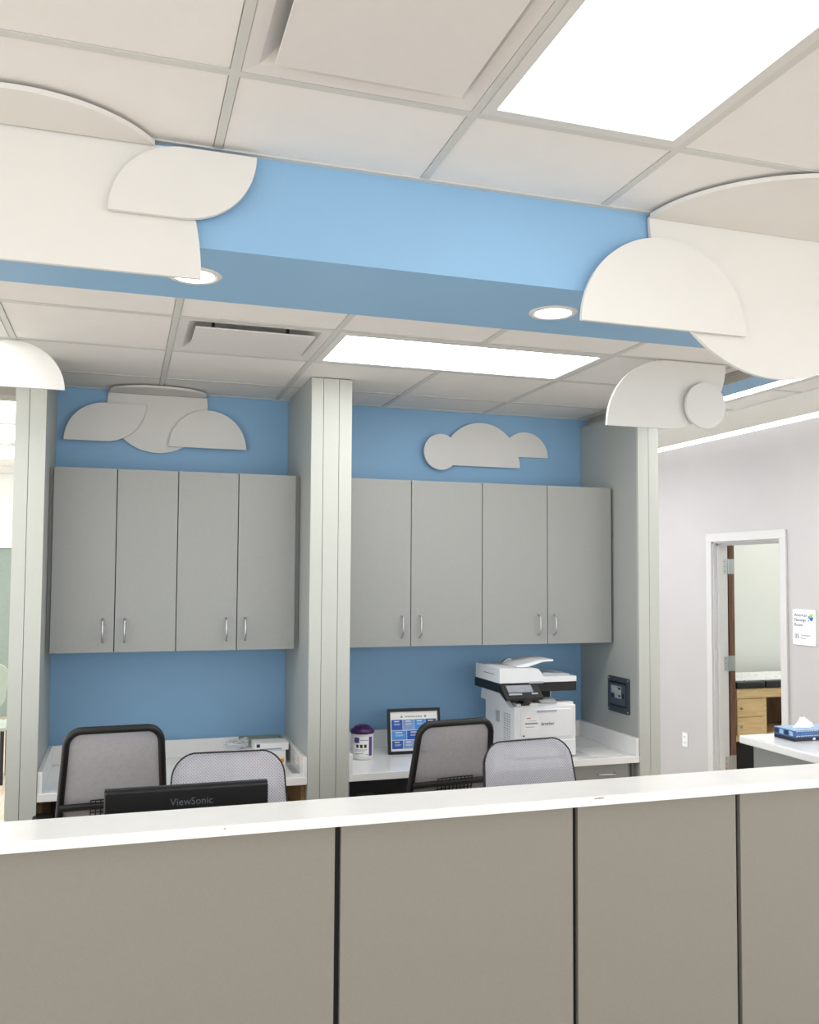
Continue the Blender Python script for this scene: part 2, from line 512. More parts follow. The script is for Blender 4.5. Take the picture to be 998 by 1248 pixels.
def plaque_vent(r, z, plq, label, drop):
    x0, x1, y0, y1 = r
    t = thing('air_diffuser', label, 'air vent', ((x0+x1)/2, (y0+y1)/2, z))
    g = 0.013; i = 0.05; h = 0.06
    pan = MB()
    a = [(x0+g, y0+g), (x1-g, y0+g), (x1-g, y1-g), (x0+g, y1-g)]
    b = [(x0+i, y0+i), (x1-i, y0+i), (x1-i, y1-i), (x0+i, y1-i)]
    c = [(x0+.13, y0+.13), (x1-.13, y0+.13), (x1-.13, y1-.13), (x0+.13, y1-.13)]
    vs = [(p[0], p[1], z) for p in a]+[(p[0], p[1], z+0.004) for p in b]+[(p[0], p[1], z+h) for p in c]
    fs = [(k, (k+1) % 4, 4+(k+1) % 4, 4+k) for k in range(4)]+[(4+k, 4+(k+1) % 4, 8+(k+1) % 4, 8+k) for k in range(4)]+[(8, 9, 10, 11)]
    pan.add(vs, fs)
    part('pan', pan, 'diffuser_metal', t)
    part('plaque', MB().box(plq[0], plq[1], plq[2], plq[3], z-drop, z-drop+0.006, 0.002), 'diffuser_metal', t, 'flat square face plate')
    cx, cy = (plq[0]+plq[1])/2, (plq[2]+plq[3])/2
    for sx in (-1, 1):
        part('hanger', MB().box(cx+sx*0.15-0.006, cx+sx*0.15+0.006, cy-0.006, cy+0.006, z-drop+0.006, z+h), 'dark_plastic', t)
plaque_vent(dif_F, HF, (0.312, 0.772, 1.585, 2.02), 'white square plaque air vent in the upper ceiling beside the large light', 0.014)
plaque_vent(dif_B, HB, (0.247, 0.708, 3.455, 3.80), 'white square plaque air vent in the lowered ceiling left of the long light', 0.012)

for x, lab in ((0.19, 'round recessed downlight half hidden behind the white panel on the left'), (1.40, 'round recessed downlight in the blue bulkhead underside, fully visible')):
    t = thing('downlight', lab, 'downlight', (x, 2.77, HS), 0, 'bulkhead downlights')
    part('trim_ring', MB().lathe([(0.062, 0.0), (0.062, -0.004), (0.082, -0.003), (0.084, 0.0)], (x, 2.77, HS), 32), 'fixture', t)
    part('lens', MB().lathe([(0.0, -0.0025), (0.064, -0.0025), (0.064, 0.004)], (x, 2.77, HS), 32), 'downlight_lens', t, 'glowing round lens')

# ------------------------------------------------------------------ cloud decorations
def leaf(x0, zb, r):
    """two quarter circles: sharp tip lower left, sharp tip upper right"""
    return arc(x0+r, zb, r, 180, 90)+arc(x0+r, zb+r, r, 0, -90)
TH = 0.014
t = thing('cloud_panel', 'large white cloud panel on the bulkhead at the left with a smaller leaf-shaped layer', 'wall decoration', (-0.3, YF, 2.54), 0, 'white cloud decorations')
big = [(-1.38, 2.54)]+arc(-0.599, 2.54, 0.79, 0, 27, 12)+[(-1.3, 2.8986)]
part('cloud_layer', MB().prism(big, YF-0.02, YF-0.02+TH), 'cloud_white', t, 'wide panel with flat bottom and rounded end')
part('cloud_layer', MB().prism(leaf(-0.057, 2.698, 0.197), YF-0.04, YF-0.04+TH), 'cloud_white', t, 'leaf-shaped panel overlapping the corner')
part('cloud_layer', MB().prism([p for p in arc(-0.27, 2.694, 0.385, 210.5, 329.5, 40)], HF-0.022, HF-0.008, 'Z'), 'cloud_white', t, 'rounded panel lying under the ceiling')
t = thing('cloud_panel', 'large white cloud panels on the bulkhead at the right with a half-round layer in front', 'wall decoration', (2.0, YF, 2.40), 0, 'white cloud decorations')
part('cloud_layer', MB().prism(arc(2.115, 2.8986, 0.5, 180, 360, 48), YF-0.02, YF-0.02+TH), 'cloud_white', t, 'big disc half hanging below the bulkhead')
part('cloud_layer', MB().prism(arc(1.663, 2.529, 0.308, 0, 180, 40, 0.296), YF-0.04, YF-0.04+TH), 'cloud_white', t, 'half-round panel with flat bottom')
part('cloud_layer', MB().prism(arc(2.115, 2.503, 0.5, 180, 360, 48, 0.45), HF-0.022, HF-0.008, 'Z'), 'cloud_white', t, 'half disc lying under the ceiling')
t = thing('cloud_panel', 'hanging white leaf-shaped cloud with a round disc in front of the right pillar', 'wall decoration', (2.25, 3.36, 2.36), 0, 'white cloud decorations')
part('cloud_layer', MB().prism(leaf(1.948, 2.367, 0.299)+[], 3.355, 3.369), 'cloud_white', t)
part('cloud_layer', MB().prism(arc(2.42, 2.473, 0.101, 0, 345, 40), 3.325, 3.339), 'cloud_white', t, 'round disc')
part('hanger', MB().box(2.2, 2.21, 3.369, 3.38, 2.6, HB), 'fixture', t)
part('spacer', MB().box(2.41, 2.43, 3.339, 3.355, 2.46, 2.48), 'fixture', t)
t = thing('cloud_panel', 'bright white half-round panel hanging in front of the left pillar', 'wall decoration', (-0.44, 3.88, 2.47), 0, 'white cloud decorations')
part('cloud_layer', MB().prism(arc(-0.44, 2.476, 0.2, 0, 180, 40, 0.19), 3.915, 3.929), 'cloud_white', t)
part('hanger', MB().box(-0.52, -0.51, 3.905, 3.915, 2.6, HB), 'fixture', t)
t = thing('cloud_panel', 'three-part white cloud on the blue wall over the left cabinets', 'wall decoration', (0.16, YW, 2.35), 0, 'white cloud decorations')
c0 = math.degrees(math.asin((2.652-2.602)/0.252))
part('cloud_layer', MB().prism(arc(0.163, 2.602, 0.252, c0, -180-c0, 44), YW-0.02, YW-0.006), 'cloud_white', t, 'disc folded at the ceiling')
part('cloud_layer', MB().prism([(0.163-0.245, YW-0.021), (0.163-0.24, YW-0.06)]+arc(0.163, YW-0.06, 0.24, 180, 360, 30, 0.15)[1:-1]+[(0.163+0.24, YW-0.06), (0.163+0.245, YW-0.021)], HB-0.018, HB-0.006, 'Z'), 'cloud_white', t, 'folded top lying under the ceiling')
part('cloud_layer', MB().prism(leaf(-0.294, 2.397, 0.198), YW-0.04, YW-0.026), 'cloud_white', t)
part('cloud_layer', MB().prism(arc(0.4175, 2.385, 0.2, 0, 180, 36), YW-0.04, YW-0.026), 'cloud_white', t)
t = thing('cloud_panel', 'three-part white cloud with a small disc on the blue wall over the right cabinets', 'wall decoration', (2.0, YW, 2.32), 0, 'white cloud decorations')
part('cloud_layer', MB().prism(arc(1.975, 2.355, 0.245, 0, 180, 40, 0.255), YW-0.026, YW-0.012), 'cloud_white', t)
part('cloud_layer', MB().prism(arc(1.72, 2.427, 0.103, 0, 350, 36), YW-0.045, YW-0.031), 'cloud_white', t, 'round disc')
part('cloud_layer', MB().prism(arc(2.258, 2.423, 0.149, 0, 180, 30), YW-0.016, YW-0.002), 'cloud_white', t)

# ------------------------------------------------------------------ wing panels (pillars)
YP = 4.21
def pillar(x0, x1, seams, top, label):
    t = thing('pillar', label, 'pillar', ((x0+x1)/2, (YP+YW)/2, 0), 0, 'grey pillars between the desk niches')
    part('core', MB().box(x0+0.006, x1-0.006, YP+0.012, YW-0.003, 0, top-0.006), 'laminate_lit', t)
    xs = [x0]+seams+[x1]
    for i in range(len(xs)-1):
        a = 0.0 if i == 0 else 0.0012
        b = 0.0 if i == len(xs)-2 else 0.0012
        part('panel', MB().box(xs[i]+a, xs[i+1]-b, YP, YP+0.018, 0, top), 'laminate_lit', t)
    part('side_panel', MB().box(x0, x0+0.018, YP+0.018, YW-0.003, 0, top), 'laminate_shaded', t)
    part('side_panel', MB().box(x1-0.018, x1, YP+0.018, YW-0.003, 0, top), 'laminate_shaded', t)
pillar(-0.455, -0.33, [-0.398], HB-0.003, 'left grey laminate pillar below the bright hanging panel')
pillar(0.849, 1.047, [0.907, 0.984], HB-0.003, 'middle grey laminate pillar between the two desk niches')
pillar(2.63, 2.755, [2.695], HS-0.012, 'right grey laminate pillar holding the dark wall box')

# ------------------------------------------------------------------ upper cabinets
YC = 4.46
def handle_mb(x, y, z0, z1):
    h = MB()
    pts = [(x, y, z0)]
    pts += [(x, y-0.022-0.008*math.sin(PI*k/10)*0, z0+(z1-z0)*k/10) for k in range(0)]
    pts += [(x, y-0.012, z0+0.003), (x, y-0.026, z0+0.012), (x, y-0.03, z0+0.03), (x, y-0.03, z1-0.03), (x, y-0.026, z1-0.012), (x, y-0.012, z1-0.003), (x, y, z1)]
    return h.tube(pts, 0.0045, 8)
def upper(x0, x1, seam, hx, zt, zb, label, fill=None):
    t = thing('wall_cabinet', label, 'cabinet', ((x0+x1)/2, (YC+YW)/2, zb), 0, 'grey upper cabinets')
    part('body', MB().box(x0+0.001, x1-0.001, YC+0.022, YW-0.003, zb, zt), 'laminate', t)
    for (a, b, h) in ((x0, seam, hx[0]), (seam, x1, hx[1])):
        d = part('door', MB().box(a+0.002, b-0.002, YC, YC+0.019, zb+0.002, zt-0.002, 0.0015), 'laminate', t)
        part('handle', handle_mb(h, YC, 1.402, 1.512), 'steel', d, 'thin chrome wire pull')
    part('reveal', MB().box(x0+0.004, x1-0.004, YC+0.0185, YC+0.0225, zb+0.004, zt-0.004), 'black_gap', t)
ZT, ZB = 2.221, 1.352
upper(-0.312, 0.252, -0.029, (-0.081, 0.017), ZT, ZB, 'grey two-door wall cabinet beside the left pillar')
upper(0.252, 0.826, 0.54, (0.488, 0.579), ZT, ZB, 'grey two-door wall cabinet just left of the middle pillar')
upper(1.062, 1.833, 1.433, (1.384, 1.482), ZT, ZB, 'grey two-door wall cabinet just right of the middle pillar')
upper(1.833, 2.613, 2.217, (2.161, 2.255), ZT, ZB, 'grey two-door wall cabinet above the printer')
for x0, x1, lab in ((-0.329, -0.313, 'narrow grey filler strip between left pillar and cabinet'), (0.827, 0.848, 'narrow grey filler strip between left cabinets and middle pillar'),
                    (1.048, 1.061, 'narrow grey filler strip between middle pillar and right cabinets'), (2.614, 2.629, 'narrow grey filler strip between cabinet and right pillar')):
    solo('filler_strip', MB().box(x0, x1, YC+0.03, YW-0.003, ZB, ZT), 'laminate', lab, 'filler strip')

# ------------------------------------------------------------------ back worktops
ZW = 0.775
def worktop(x0, x1, label):
    t = thing('back_worktop', label, 'worktop', ((x0+x1)/2, 4.52, ZW-0.035), 0, 'white back worktops')
    part('slab', MB().box(x0, x1, YP+0.002, YW-0.002, ZW-0.035, ZW, 0.002), 'quartz', t)
    part('backsplash', MB().box(x0, x1, YW-0.022, YW-0.002, ZW, ZW+0.093, 0.0015), 'quartz', t)
    part('side_splash', MB().box(x0, x0+0.02, YP+0.006, YW-0.022, ZW, ZW+0.093, 0.0015), 'quartz', t)
    part('side_splash', MB().box(x1-0.02, x1, YP+0.006, YW-0.022, ZW, ZW+0.093, 0.0015), 'quartz', t)
    for a, b in ((x0, x0+0.018), (x1-0.018, x1)):
        part('support_panel', MB().box(a, b, YP+0.05, YW-0.03, 0, ZW-0.035), 'desk_wood' if x0 < 0 else 'laminate', t)
    part('shade_panel', MB().box(x0, x1, YW-0.03, YW-0.012, 0.1, ZW-0.035), 'charcoal', t, 'dark sheet standing for shade under the worktop')  # charcoal sheet added for the shade on the wall below the slab
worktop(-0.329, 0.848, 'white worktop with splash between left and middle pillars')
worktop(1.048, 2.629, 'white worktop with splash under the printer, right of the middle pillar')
t = thing('base_cabinet', 'grey base cabinet with drawer under the right end of the worktop', 'cabinet', (2.35, 4.5, 0))
part('body', MB().box(2.06, 2.61, YP+0.062, YW-0.032, 0.0, ZW-0.037), 'laminate', t)
for z0, z1 in ((0.56, 0.732), (0.36, 0.555), (0.1, 0.355)):
    d = part('drawer', MB().box(2.062, 2.585, YP+0.04, YP+0.06, z0, z1, 0.0015), 'laminate', t)
    zc = z1-0.045
    part('handle', MB().tube([(2.40, YP+0.04, zc), (2.40, YP+0.015, zc), (2.41, YP+0.01, zc), (2.49, YP+0.01, zc), (2.50, YP+0.015, zc), (2.50, YP+0.04, zc)], 0.0045, 8), 'steel', d, 'chrome drawer pull')

# ------------------------------------------------------------------ reception counter
ZC = 1.07
YC0, YC1 = 2.42, 2.622
t = thing('reception_counter', 'long greige reception counter front with black vertical reveals', 'counter', (0.9, 2.5, 0))
part('core', MB().box(-1.18, 2.47, 2.47, 2.60, 0.0, ZC-0.03), 'black_gap', t, 'black backing showing in the reveals')
for a, b in ((-1.2, -0.60), (-0.60, 0.581), (0.581, 1.308), (1.308, 1.886), (1.886, 2.47)):
    part('panel', MB().box(a+0.0085, b-0.0085, 2.45, 2.469, 0.10, ZC-0.0295, 0.001), 'laminate_dark', t)
part('toe_kick', MB().box(-1.18, 2.46, 2.462, 2.4695, 0.0, 0.095), 'black_gap', t)
t = thing('counter_top', 'long white quartz ledge on top of the reception counter', 'counter top', (0.9, 2.52, ZC-0.028))
part('slab', MB().box(-1.25, 2.94, YC0, YC1, ZC-0.028, ZC, 0.002), 'quartz', t)
ch = []
for k in range(14):
    g = 2*PI*k/14
    ch.append((1.372+0.02*math.cos(g)*(0.7+0.5*random.random()), ZC-0.003+0.0035*math.sin(g)*(0.5+0.8*random.random())-0.003))
part('chip', MB().prism(ch, YC0-0.0006, YC0+0.002), 'shade_paint', t, 'chipped spot on the front edge')
ch = [(0.27+0.003*math.cos(2*PI*k/8), ZC-0.008+0.002*math.sin(2*PI*k/8)) for k in range(8)]
part('chip', MB().prism(ch, YC0-0.0006, YC0+0.002), 'shade_paint', t, 'tiny dark nick')

# return counter on the right
t = thing('return_counter', 'short grey counter return with white top under the tissue box', 'counter', (2.68, 2.9, 0))
part('body', MB().box(2.49, 2.90, 2.63, 3.13, 0.0, ZC-0.032), 'laminate', t)
part('slab', MB().box(2.452, 2.94, YC1+0.001, 3.175, ZC-0.032, ZC, 0.006), 'quartz', t, 'white quartz top')
part('toe_kick', MB().box(2.482, 2.49, 2.65, 3.1, 0, 0.09), 'black_gap', t)

# desk behind the counter
t = thing('staff_desk', 'low desk behind the reception counter carrying the monitor', 'desk', (0.9, 2.9, 0))
part('desk_top', MB().box(-1.2, 2.45, 2.625, 3.2, 0.715, 0.745, 0.002), 'quartz', t)
for x in (-1.15, 0.6, 2.0):
    part('leg', MB().box(x, x+0.04, 2.66, 3.15, 0, 0.715), 'laminate', t)

# ------------------------------------------------------------------ monitor
t = thing('monitor', 'black computer monitor seen from behind over the counter', 'monitor', (0.215, 2.98, 0.745))
x0, x1 = -0.038, 0.468
zb, zt = 0.80, 1.056
part('back_shell', MB().box(x0+0.002, x1-0.002, 2.95, 2.975, zb, zt-0.007, 0.004), 'black_plastic', t)
part('bezel', MB().box(x0, x1, 2.975, 2.992, zb-0.003, zt, 0.003), 'dark_plastic', t)
part('screen', MB().box(x0+0.012, x1-0.012, 2.992, 2.9935, zb+0.02, zt-0.012), 'charcoal', t)
part('stand_neck', MB().box(0.185, 0.245, 2.955, 2.972, 0.755, 0.9, 0.003), 'black_plastic', t)
part('stand_base', MB().lathe([(0.10, 0), (0.10, 0.008), (0.03, 0.014)], (0.215, 2.97, 0.745), 24), 'black_plastic', t)
letters('lettering', 'ViewSonic', 0.0315, t, (0.159, 2.9495, 1.0075-0.008), (1, 0, 0), (0, 0, 1), 'monitor_letters')

# ------------------------------------------------------------------ task chairs
def rrect(w0, w1, h, r, n=6):
    """rounded trapezoid outline, centred in x, z from 0 to h: bottom width w0, top width w1"""
    c = [(-w0/2+r, r, 180, 270), (w0/2-r, r, 270, 360), (w1/2-r, h-r, 0, 90), (-w1/2+r, h-r, 90, 180)]
    out = []
    for cx, cz, a, b in c:
        out += arc(cx, cz, r, a, b, n)
    return out
CROWN = 0.012
def back_pt(p, bow=0.045):
    """puts an outline point on the leaning, bowed backrest surface (local coordinates, front is +y)"""
    x, z = p
    lean = -0.20-0.10*(z/0.56)
    return (x, lean - bow*(1-(x/0.23)**2)*0.6, 0.52+z+CROWN*(z/0.56)*(1-(x/0.2)**2))
def make_chair(label, loc, rotz, kind, z_off=0.0):
    t = thing('task_chair', label, 'chair', (loc[0], loc[1], 0), rotz, 'mesh-back task chairs')
    Hh = 0.56+z_off
    def pt(p):
        q = back_pt((p[0], p[1]))
        return q
    RC = 0.055 if kind == 'rear' else 0.078
    WB, WT = (0.43, 0.365) if kind == 'rear' else (0.455, 0.40)
    outl = rrect(WB, WT, Hh, RC, 8)
    if kind == 'rear':
        part('back_frame', MB().tube([pt(p) for p in outl], 0.0185, 10, True, 0.8), 'black_plastic', t, local=True)
    else:
        part('back_frame', MB().tube([(q[0], q[1]-0.012, q[2]) for q in (pt((p[0]*0.96, (p[1]-Hh/2)*0.96+Hh/2)) for p in outl)], 0.011, 10, True), 'black_plastic', t, local=True)
        part('piping', MB().tube([(q[0], q[1]+0.008, q[2]) for q in (pt((p[0]*1.035, (p[1]-Hh/2)*1.03+Hh/2)) for p in outl)], 0.0032, 6, True), 'black_plastic', t, 'thin dark edge', local=True)
    # mesh sheet, gridded so that it follows the bow
    ms = MB()
    N, M = 14, 16
    sc = 0.985 if kind == 'rear' else 1.03
    def width(z):
        w = (WB+(WT-WB)*z/Hh)*sc
        r = RC
        d = min(z, Hh-z)
        if d < r:
            w -= 2*(r-math.sqrt(max(0, r*r-(r-d)**2)))
        return w
    vs = []; fs = []
    zz = [Hh*(0.5-0.5*math.cos(PI*j/M)) for j in range(M+1)]
    for j in range(M+1):
        for i in range(N+1):
            x = (i/N-0.5)*width(zz[j])
            q = pt((x, (zz[j]-Hh/2)*sc+Hh/2))
            vs.append((q[0], q[1]+(0.0 if kind == 'rear' else 0.008), q[2]))
    for j in range(M):
        for i in range(N):
            a = j*(N+1)+i
            fs.append((a, a+1, a+N+2, a+N+1))
    ms.add(vs, fs, True)
    part('back_mesh', ms, 'mesh_rear' if kind == 'rear' else 'mesh_front', t, 'grey mesh fabric', local=True)
    # lumbar support with a lattice pad
    lb = MB()
    zl = 0.262
    lb.tube([(q[0], q[1]-0.02, q[2]) for q in (pt((x, zl+0.012)) for x in (-0.20, -0.12, 0, 0.12, 0.20))], 0.014, 8)
    l = part('lumbar_support', lb, 'black_plastic', t, local=True)
    g = MB()
    for k in range(10):
        x = -0.085+0.019*k
        g.tube([(q[0], q[1]-0.024, q[2]) for q in (pt((x, zl-0.06)), pt((x, zl-0.01)), pt((x, zl+0.035)))], 0.0028, 5)
    for k in range(7):
        z = zl-0.06+0.0158*k
        g.tube([(q[0], q[1]-0.024, q[2]) for q in (pt((x, z)) for x in (-0.086, -0.04, 0, 0.04, 0.087))], 0.0028, 5)
    part('lattice', g, 'black_plastic', l, 'black lattice pad', local=True)
    part('spine', MB().tube([(0, -0.02, 0.40), (0, -0.20, 0.42), (0, -0.265, 0.50), (0, -0.285, 0.62)], [0.025, 0.028, 0.026, 0.02], 10), 'black_plastic', t, local=True)
    # seat
    st = MB()
    sh = rrect(0.44, 0.48, 0.47, 0.08, 6)
    for k, (s_, z) in enumerate(((0.90, 0.425), (1.0, 0.44), (1.0, 0.465), (0.93, 0.485))):
        st.v += [(p[0]*s_, -0.20+0.235+(p[1]-0.235)*s_, z) for p in sh]
    n = len(sh)
    for k in range(3):
        st.f += [(k*n+i, k*n+(i+1) % n, (k+1)*n+(i+1) % n, (k+1)*n+i) for i in range(n)]
    st.f += [tuple(range(n-1, -1, -1)), tuple(range(3*n, 4*n))]
    part('seat', st, 'charcoal', t, local=True)
    for s_ in (-1, 1):
        part('armrest', MB().box(s_*0.27-0.04, s_*0.27+0.04, -0.12, 0.13, 0.655, 0.685, 0.008), 'black_plastic', t, local=True)
        part('arm_post', MB().tube([(s_*0.20, 0.0, 0.42), (s_*0.27, 0.0, 0.43), (s_*0.275, 0.0, 0.655)], 0.016, 8), 'black_plastic', t, local=True)
    part('gas_lift', MB().lathe([(0.03, 0.09), (0.03, 0.25), (0.018, 0.25), (0.018, 0.42)], (0, 0.03, 0), 14), 'dark_plastic', t, local=True)
    for k in range(5):
        g_ = 2*PI*k/5+0.3
        c, s_ = math.cos(g_), math.sin(g_)
        part('base_leg', MB().tube([(0, 0.03, 0.115), (0.12*c, 0.03+0.12*s_, 0.105), (0.28*c, 0.03+0.28*s_, 0.075)], [0.026, 0.02, 0.014], 8), 'black_plastic', t, local=True)
        part('caster', MB().tube([(0.28*c-0.02*s_, 0.03+0.28*s_+0.02*c, 0.028), (0.28*c+0.02*s_, 0.03+0.28*s_-0.02*c, 0.028)], 0.028, 12), 'black_plastic', t, local=True)
    return t
make_chair('black-framed mesh task chair at the left worktop, beside the left pillar', (-0.03, 4.14), math.radians(3), 'rear', 0.015)
make_chair('light grey mesh chair back right behind the black monitor', (0.385, 3.15), PI+math.radians(-2), 'front', -0.035)
make_chair('black-framed mesh task chair in front of the framed chart', (1.405, 4.12), math.radians(7), 'rear', -0.02)
make_chair('light grey mesh chair back in front of the printer', (1.632, 3.12), PI+math.radians(6), 'front', -0.045)

# ------------------------------------------------------------------ printer
t = thing('printer', 'white and black multifunction laser printer on the right worktop', 'printer', (2.14, 4.47, ZW))
px0, px1, pyf, pyb = 1.942, 2.296, 4.29, 4.68
bd = MB()
bd.box(px0, px1, pyf, pyb, ZW+0.008, 1.048, 0.006)
part('body', bd, 'white_plastic', t)
part('foot', MB().box(px0+0.02, px0+0.06, pyf+0.03, pyf+0.07, ZW, ZW+0.01).box(px1-0.06, px1-0.02, pyf+0.03, pyf+0.07, ZW, ZW+0.01).box(px0+0.02, px0+0.06, pyb-0.07, pyb-0.03, ZW, ZW+0.01).box(px1-0.06, px1-0.02, pyb-0.07, pyb-0.03, ZW, ZW+0.01), 'dark_plastic', t)
part('paper_tray', MB().box(px0+0.004, px1-0.004, pyf-0.006, pyf+0.02, ZW+0.012, 0.868, 0.003), 'white_plastic', t)
dr = part('front_cover', MB().box(px0+0.035, px1-0.028, pyf-0.005, pyf+0.01, 0.885, 1.03, 0.004), 'white_plastic', t)
part('cover_handle', MB().box(px0+0.125, px1-0.115, pyf-0.007, pyf-0.004, 1.014, 1.026), 'grey_plastic', dr)
part('sticker', MB().box(px0+0.05, px0+0.137, pyf-0.0062, pyf-0.004, 0.93, 1.0), 'paper', dr, 'paper service sticker')
part('sticker_print', MB().box(px0+0.066, px0+0.09, pyf-0.0066, pyf-0.006, 0.985, 0.989), 'red_ink', dr)
part('sticker_print', MB().box(px0+0.058, px0+0.13, pyf-0.0066, pyf-0.006, 0.955, 0.964).box(px0+0.06, px0+0.11, pyf-0.0066, pyf-0.006, 0.94, 0.943).box(px0+0.08, px0+0.12, pyf-0.0066, pyf-0.006, 0.972, 0.974), 'ink_grey', dr)
part('button', MB().tube([(px0+0.05, pyf-0.007, 0.897), (px0+0.05, pyf-0.003, 0.897)], 0.0045, 10), 'dark_plastic', dr)
letters('lettering', 'brother', 0.024, dr, (px0+0.15, pyf-0.0054, 0.948), (1, 0, 0), (0, 0, 1), 'ink')
# output tray on top of the body
part('output_tray', MB().prism([(pyf+0.01, 1.048), (pyf+0.012, 1.06), (pyf+0.03, 1.062), (pyf+0.19, 1.052), (pyf+0.19, 1.046)], px0+0.02, px1-0.01, 'X'), 'white_plastic', t)
part('paper_stop', MB().prism([(pyf+0.0, 1.058), (pyf-0.004, 1.064), (pyf+0.05, 1.084), (pyf+0.054, 1.078)], 2.09, 2.185, 'X'), 'grey_plastic', t)
part('rear_column', MB().box(px0+0.03, px1-0.03, 4.52, pyb-0.005, 1.046, 1.136), 'white_plastic', t)
part('column_cover', MB().box(px0+0.055, px1-0.045, 4.50, 4.522, 1.046, 1.136), 'black_gap', t)
part('side_bracket', MB().prism([(4.29, 1.046), (4.68, 1.046), (4.66, 1.137), (4.50, 1.137)], 1.915, 1.943, 'X'), 'white_plastic', t)
# vents on the left side
v = MB()
for i in range(4):
    for j in range(13):
        y = pyf+0.055+0.022*i; z = 0.845+0.0125*j
        v.box(px0-0.0015, px0+0.001, y, y+0.012, z, z+0.007)
part('vent', v, 'grey_plastic', t, kind='stuff')
part('vent', MB().box(px0-0.0012, px0+0.001, pyf+0.19, pyf+0.24, 0.94, 1.0), 'grey_plastic', t)
# scanner unit
sx0, sx1, sy0, sy1 = 1.862, 2.305, 4.30, 4.64
sc_ = part('scanner_base', MB().box(sx0, sx1, sy0, sy1, 1.12, 1.168, 0.003), 'black_plastic', t, 'black scanner band')
part('scanner_lid', MB().prism([(sx0+0.002, 1.1685), (sx1, 1.1685), (sx1, 1.196), (2.115, 1.196), (2.085, 1.238), (sx0+0.002, 1.246)], sy0, sy1-0.01), 'white_plastic', t, 'white lid with document feeder')
part('feeder_slot', MB().box(sx0+0.0012, sx0+0.0035, 4.37, 4.52, 1.207, 1.2095), 'black_gap', t)
part('feeder_tray', MB().prism([(1.99, 1.243), (2.05, 1.243), (2.14, 1.268), (2.20, 1.27), (2.20, 1.28), (2.13, 1.279), (2.02, 1.256), (1.99, 1.25)], sy0+0.06, sy1-0.04), 'white_plastic', t, 'raised document tray')
part('paper_guide', MB().prism([(1.98, 1.244), (2.02, 1.272), (2.04, 1.272), (2.05, 1.25)], sy1-0.09, sy1-0.06), 'grey_plastic', t)
part('output_guide', MB().prism([(2.12, 1.197), (2.28, 1.197), (2.29, 1.203), (2.14, 1.210)], sy0+0.05, sy1-0.05), 'grey_plastic', t)
part('lid_grip', MB().box(2.03, 2.11, sy0-0.004, sy0+0.004, 1.164, 1.174), 'grey_plastic', t)
cp = part('control_panel', MB().prism([(sy0+0.01, 1.167), (sy0+0.01, 1.125), (4.235, 1.088), (4.225, 1.10)], 1.868, 2.078, 'X'), 'black_plastic', t, 'tilted black control panel')
sl = Vector((0, -0.085, -0.067)).normalized()
nrm = Vector((0, -sl.z, sl.y)).normalized()
if nrm.y > 0: nrm = -nrm
def on_panel(x0, x1, a0, a1, lift):
    b = Vector((0, sy0+0.01, 1.167))
    q = [b+sl*a0+nrm*lift, b+sl*a1+nrm*lift]
    q2 = [b+sl*a0+nrm*(lift-0.001), b+sl*a1+nrm*(lift-0.001)]
    o = MB()
    vs = [(x, p.y, p.z) for x in (x0, x1) for p in (q[0], q[1], q2[1], q2[0])]
    return o.add(vs, [(0, 1, 2, 3), (4, 7, 6, 5), (0, 4, 5, 1), (1, 5, 6, 2), (2, 6, 7, 3), (3, 7, 4, 0)])
part('touch_screen', on_panel(1.895, 2.035, 0.018, 0.068, 0.002), 'screen_grey', cp)
part('key_strip', on_panel(1.893, 1.965, 0.075, 0.086, 0.002), 'grey_plastic', cp)
part('key_strip', on_panel(2.02, 2.055, 0.075, 0.084, 0.002), 'grey_plastic', cp)
part('panel_arm', MB().prism([(4.25, 1.09), (4.36, 1.137), (4.40, 1.137), (4.33, 1.05), (4.30, 1.05)], 1.985, 2.03, 'X'), 'black_plastic', t)

# ------------------------------------------------------------------ things on the right worktop
cx, cy = 1.205, 4.56
t = thing('wipes_canister', 'white wipes canister with a purple lid beside the middle pillar', 'canister', (cx, cy, ZW))
rw = 0.0605
part('body', MB().lathe([(rw-0.006, 0), (rw, 0.006), (rw, 0.012), (rw-0.003, 0.02), (rw-0.003, 0.125), (rw-0.004, 0.132)], (cx, cy, ZW), 32), 'canister', t)
part('lid', MB().lathe([(rw+0.001, 0.132), (rw+0.002, 0.142), (rw-0.002, 0.152), (rw-0.014, 0.158), (rw-0.022, 0.168), (rw-0.026, 0.17)], (cx, cy, ZW), 32), 'purple', t, 'dark purple lid')
part('flip_cap', MB().box(cx-0.02, cx+0.02, cy-0.035, cy+0.01, ZW+0.168, ZW+0.176, 0.003), 'purple', t)
def wrap(a0, a1, z0, z1, rr, mb=None):
    o = mb or MB()
    n = 10
    vs = []
    for k in range(n+1):
        g = math.radians(a0+(a1-a0)*k/n)
        for z in (z0, z1):
            for r_ in (rr, rr-0.0008):
                vs.append((cx+r_*math.cos(g), cy+r_*math.sin(g), ZW+z))
    fs = []
    for k in range(n):
        b = 4*k
        fs += [(b, b+4, b+6, b+2), (b+1, b+3, b+7, b+5), (b, b+1, b+5, b+4), (b+2, b+6, b+7, b+3)]
    return o.add(vs, fs)
rl = rw-0.0015
lb_ = part('label', wrap(212, 290, 0.022, 0.118, rl), 'paper', t, 'white printed label')
part('label_patch', wrap(213, 240, 0.088, 0.116, rl+0.0005), 'purple_label', lb_)
part('label_band', wrap(291, 312, 0.022, 0.118, rl), 'purple_label', lb_)
for a in (224, 244, 264):
    part('label_icon', wrap(a, a+13, 0.064, 0.08, rl+0.0005), 'ink', lb_)
pr = MB()
